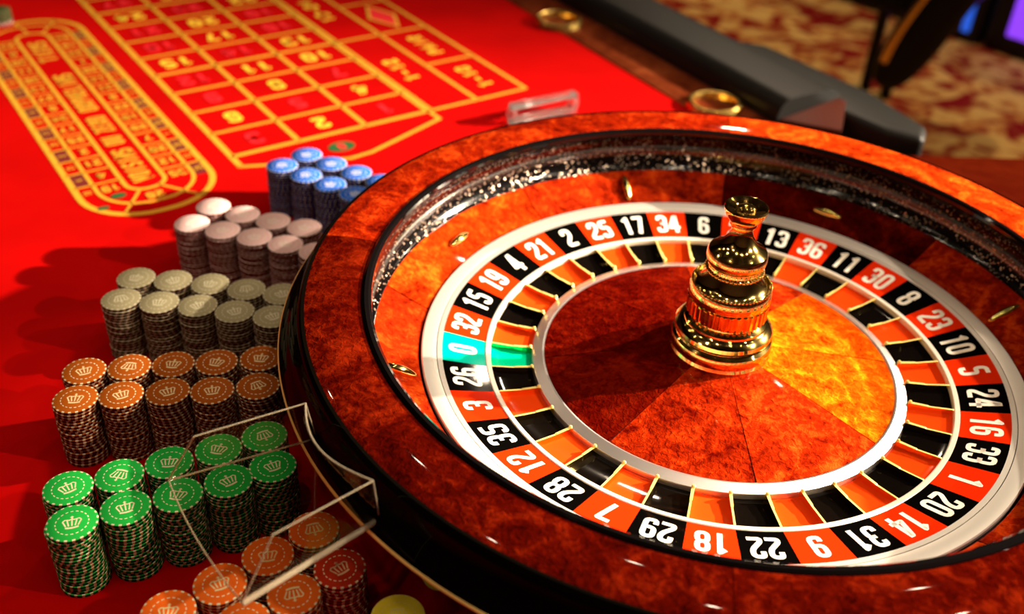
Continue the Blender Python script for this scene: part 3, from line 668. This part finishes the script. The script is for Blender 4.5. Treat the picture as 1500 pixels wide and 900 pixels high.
# ---------------------------------------------------------------- clear acrylic tray hooked on the bowl's shell
tray = tag(empty('acrylic_tray', (-0.36, -0.24, 0.130)), 'empty clear acrylic tray with curved sides hooked on the wheel above green stacks', 'tray')
TO = Vector((-0.36, -0.24, 0.130))
def P_(r, a, z): return Vector((r * cos(rad(a)), r * sin(rad(a)), z)) - TO
def sweep_plate(name, fa, fb, th, mat, n=18, nrm=None):
    """plate between two curves fa(t), fb(t), thickened by th along nrm"""
    V = []; F = []
    for k in range(n + 1):
        t = k / n; a, b = fa(t), fb(t); d = nrm(t) * th; V += [a, b, b + d, a + d]
    for k in range(n):
        b = 4 * k; F += [(b + j, b + (j + 1) % 4, b + 4 + (j + 1) % 4, b + 4 + j) for j in range(4)]
    F += [(3, 2, 1, 0), tuple(4 * n + j for j in range(4))]
    me = mesh(name, V, F, mat); bm = bmesh.new(); bm.from_mesh(me); bmesh.ops.recalc_face_normals(bm, faces=bm.faces); bm.to_mesh(me); bm.free()
    return shade(me, 30)
UPV = lambda t: Vector((0, 0, 1))
ai0, ai1 = -151.4, -137.1
link('tray_floor', sweep_plate('tray_floor', lambda t: P_(0.4010, ai0 + (ai1 - ai0) * t, .130), lambda t: P_(0.5130, ai0 - .4 + (ai1 + .2 - ai0 + .4) * t, .130), 0.003, M['acrylic'], 18, UPV), tray)
link('curved_wall', sweep_plate('curved_wall', lambda t: P_(0.4012, ai0 + (ai1 - ai0) * t, .133), lambda t: P_(0.4105 + 0.012 * sin(pi * t), -149.7 + 13.6 * t, .180), 0.002, M['acrylic'], 18, lambda t: -Vector((cos(rad(-144)), sin(rad(-144)), 0)) * -1), tray)
link('back_wall', sweep_plate('back_wall', lambda t: P_(0.4012 + .1115 * t, ai0 - .4 * t, .133), lambda t: P_(0.4105 + .082 * t, -149.7 - .2 * t, .180), 0.002, M['acrylic'], 2, lambda t: Vector((sin(rad(-151)), -cos(rad(-151)), 0)) * -1), tray)
link('front_wall', sweep_plate('front_wall', lambda t: P_(0.4012 + .1115 * t, ai1 + .2 * t, .133), lambda t: P_(0.4105 + .077 * t, -136.1 - .4 * t, .180), 0.002, M['acrylic'], 2, lambda t: Vector((sin(rad(-137)), -cos(rad(-137)), 0))), tray)
def edge(pts, r): return tube('polished_edge', [tuple(p) for p in pts], r, M['acrylic_edge'], 8)
E1 = [P_(0.4105 + 0.012 * sin(pi * k / 14), -149.7 + 13.6 * k / 14, .180) for k in range(15)]
E2 = [P_(0.5130, ai0 - .4 + (ai1 + .2 - ai0 + .4) * k / 14, .1315) for k in range(15)]
for pts, r in ((E1, .0008), (E2, .0006), ([P_(.4105, -149.7, .18), P_(.4925, -149.9, .18)], .0006), ([P_(.4105, -136.1, .18), P_(.4875, -136.5, .18)], .0006),
               ([P_(.401, ai0, .1315), P_(.513, ai0 - .4, .1315)], .0008), ([P_(.401, ai0, .132), P_(.4105, -149.7, .18)], .0006), ([P_(.4015, ai1, .132), P_(.4105, -136.1, .18)], .0006),
               ([P_(.513, ai0 - .4, .132), P_(.4925, -149.9, .18)], .0006), ([P_(.513, ai1 + .2, .132), P_(.4875, -136.5, .18)], .0006)):
    link('polished_edge', edge(pts, r), tray)
tag(link('front_edge', tube('front_edge', [tuple(P_(.4015, ai1, .131)), tuple(P_(.513, ai1 + .2, .131))], .0024, M['acrylic_edge'], 8), tray), 'thick frosted front edge')

# clear acrylic marker on the felt behind the wheel
mk = tag(empty('acrylic_marker', (-0.15, 0.705, 0.0)), 'small clear acrylic bar lying on red felt behind the wheel', 'marker')
ma = math.atan2(0.061, 0.103)
def mk_box(name, x0, x1, y0, y1, z0, z1, b):
    c = [(x0, y0, z0), (x1, y0, z0), (x1, y1, z0), (x0, y1, z0), (x0, y0, z1), (x1, y0, z1), (x1, y1, z1), (x0, y1, z1)]
    return link(name, hexa(name, c, M['acrylic_glass'], b), mk, None, (0, 0, ma))
mk_box('marker_bar', -0.060, 0.060, -0.008, 0.008, 0.0012, 0.010, 0.002)
mk_box('marker_bar', -0.060, 0.060, -0.008, 0.008, 0.026, 0.034, 0.002)
for x in (-0.056, 0.056): mk_box('marker_end', x - 0.006, x + 0.006, -0.008, 0.008, 0.0102, 0.0258, 0.002)

# ---------------------------------------------------------------- background: stools and machines on the carpet
stool = tag(empty('bar_stool', (1.05, 2.45, -0.75)), 'black upholstered stool with gold trim on black legs behind the table', 'stool')
def rbox(name, c, s, mat, bev, parent, rot=(0, 0, 0), seg=3):
    bm = bmesh.new(); bmesh.ops.create_cube(bm, size=1.0)
    for v in bm.verts: v.co = Vector((v.co.x * s[0], v.co.y * s[1], v.co.z * s[2]))
    bmesh.ops.bevel(bm, geom=list(bm.edges), offset=bev, segments=seg, affect='EDGES', profile=0.5)
    me = bpy.data.meshes.new(name); bm.to_mesh(me); bm.free(); me.materials.append(mat); return link(name, shade(me, 50), parent, c, rot)
rbox('seat', (-0.03, 0.06, 0.47), (0.56, 0.42, 0.11), M['stool_black'], 0.045, stool, (0, 0, -0.6))
for x, y in ((0.025, 0.19), (0.075, 0.12)):
    link('leg', tube('leg', [(x, y, 0.03), (x, y, 0.43)], 0.020, M['dark_metal']), stool)
    link('foot', lathe('foot', [(0.0, 0.0), (0.022, 0.0), (0.030, 0.012), (0.026, 0.030), (0.014, 0.044), (0.0, 0.046)], M['fret_gold'], 20), stool, (x - 0.03, y, 0.0))
def pad_mesh():
    bm = bmesh.new(); bmesh.ops.create_uvsphere(bm, u_segments=32, v_segments=20, radius=1)
    for v in bm.verts:
        p = v.co; f = lambda q: math.copysign(abs(q) ** 0.7, q)
        v.co = Vector((f(p.x) * 0.078, f(p.y) * 0.045, f(p.z) * 0.26))
    me = bpy.data.meshes.new('side_pad'); bm.to_mesh(me); bm.free(); me.materials.append(M['stool_black']); return shade(me, 80)
pad = link('side_pad', pad_mesh(), stool, (0.005, -0.26, 0.455), (0.15, 0.34, 0.0))
link('gold_trim', tube('gold_trim', [(-0.088 * cos(a), -0.050, 0.27 * sin(a)) for a in [rad(-38 + 6 * k) for k in range(15)]], 0.012, M['satin_gold']), pad)
FA = Vector((1.63, 3.29, -0.75)); FD = Vector((0.20, -0.24, 0)).normalized(); rz = math.atan2(FD.y, FD.x)
for s0, s1, lab in ((-0.95, 0.10, 'dark gaming machine with a blue light strip behind the stool'), (0.12, 1.3, 'dark gaming machine with a purple glowing panel at the frame edge')):
    c = FA + FD * (s0 + s1) / 2; mc = tag(empty('gaming_machine', tuple(c)), lab, 'gaming machine'); mc.rotation_euler = (0, 0, rz)
    rbox('cabinet', (0, 0.30, 0.80), (s1 - s0, 0.6, 1.6), M['dark_metal'], 0.02, mc)
    if 'blue' in lab: rbox('light_strip', ((s1 - s0) / 2 - 0.06, -0.004, 0.42), (0.03, 0.02, 0.75), M['blue_glow'], 0.005, mc)
    else: rbox('light_panel', (-(s1 - s0) / 2 + 0.26, -0.004, 0.21), (0.34, 0.02, 0.26), M['purple_glow'], 0.005, mc)
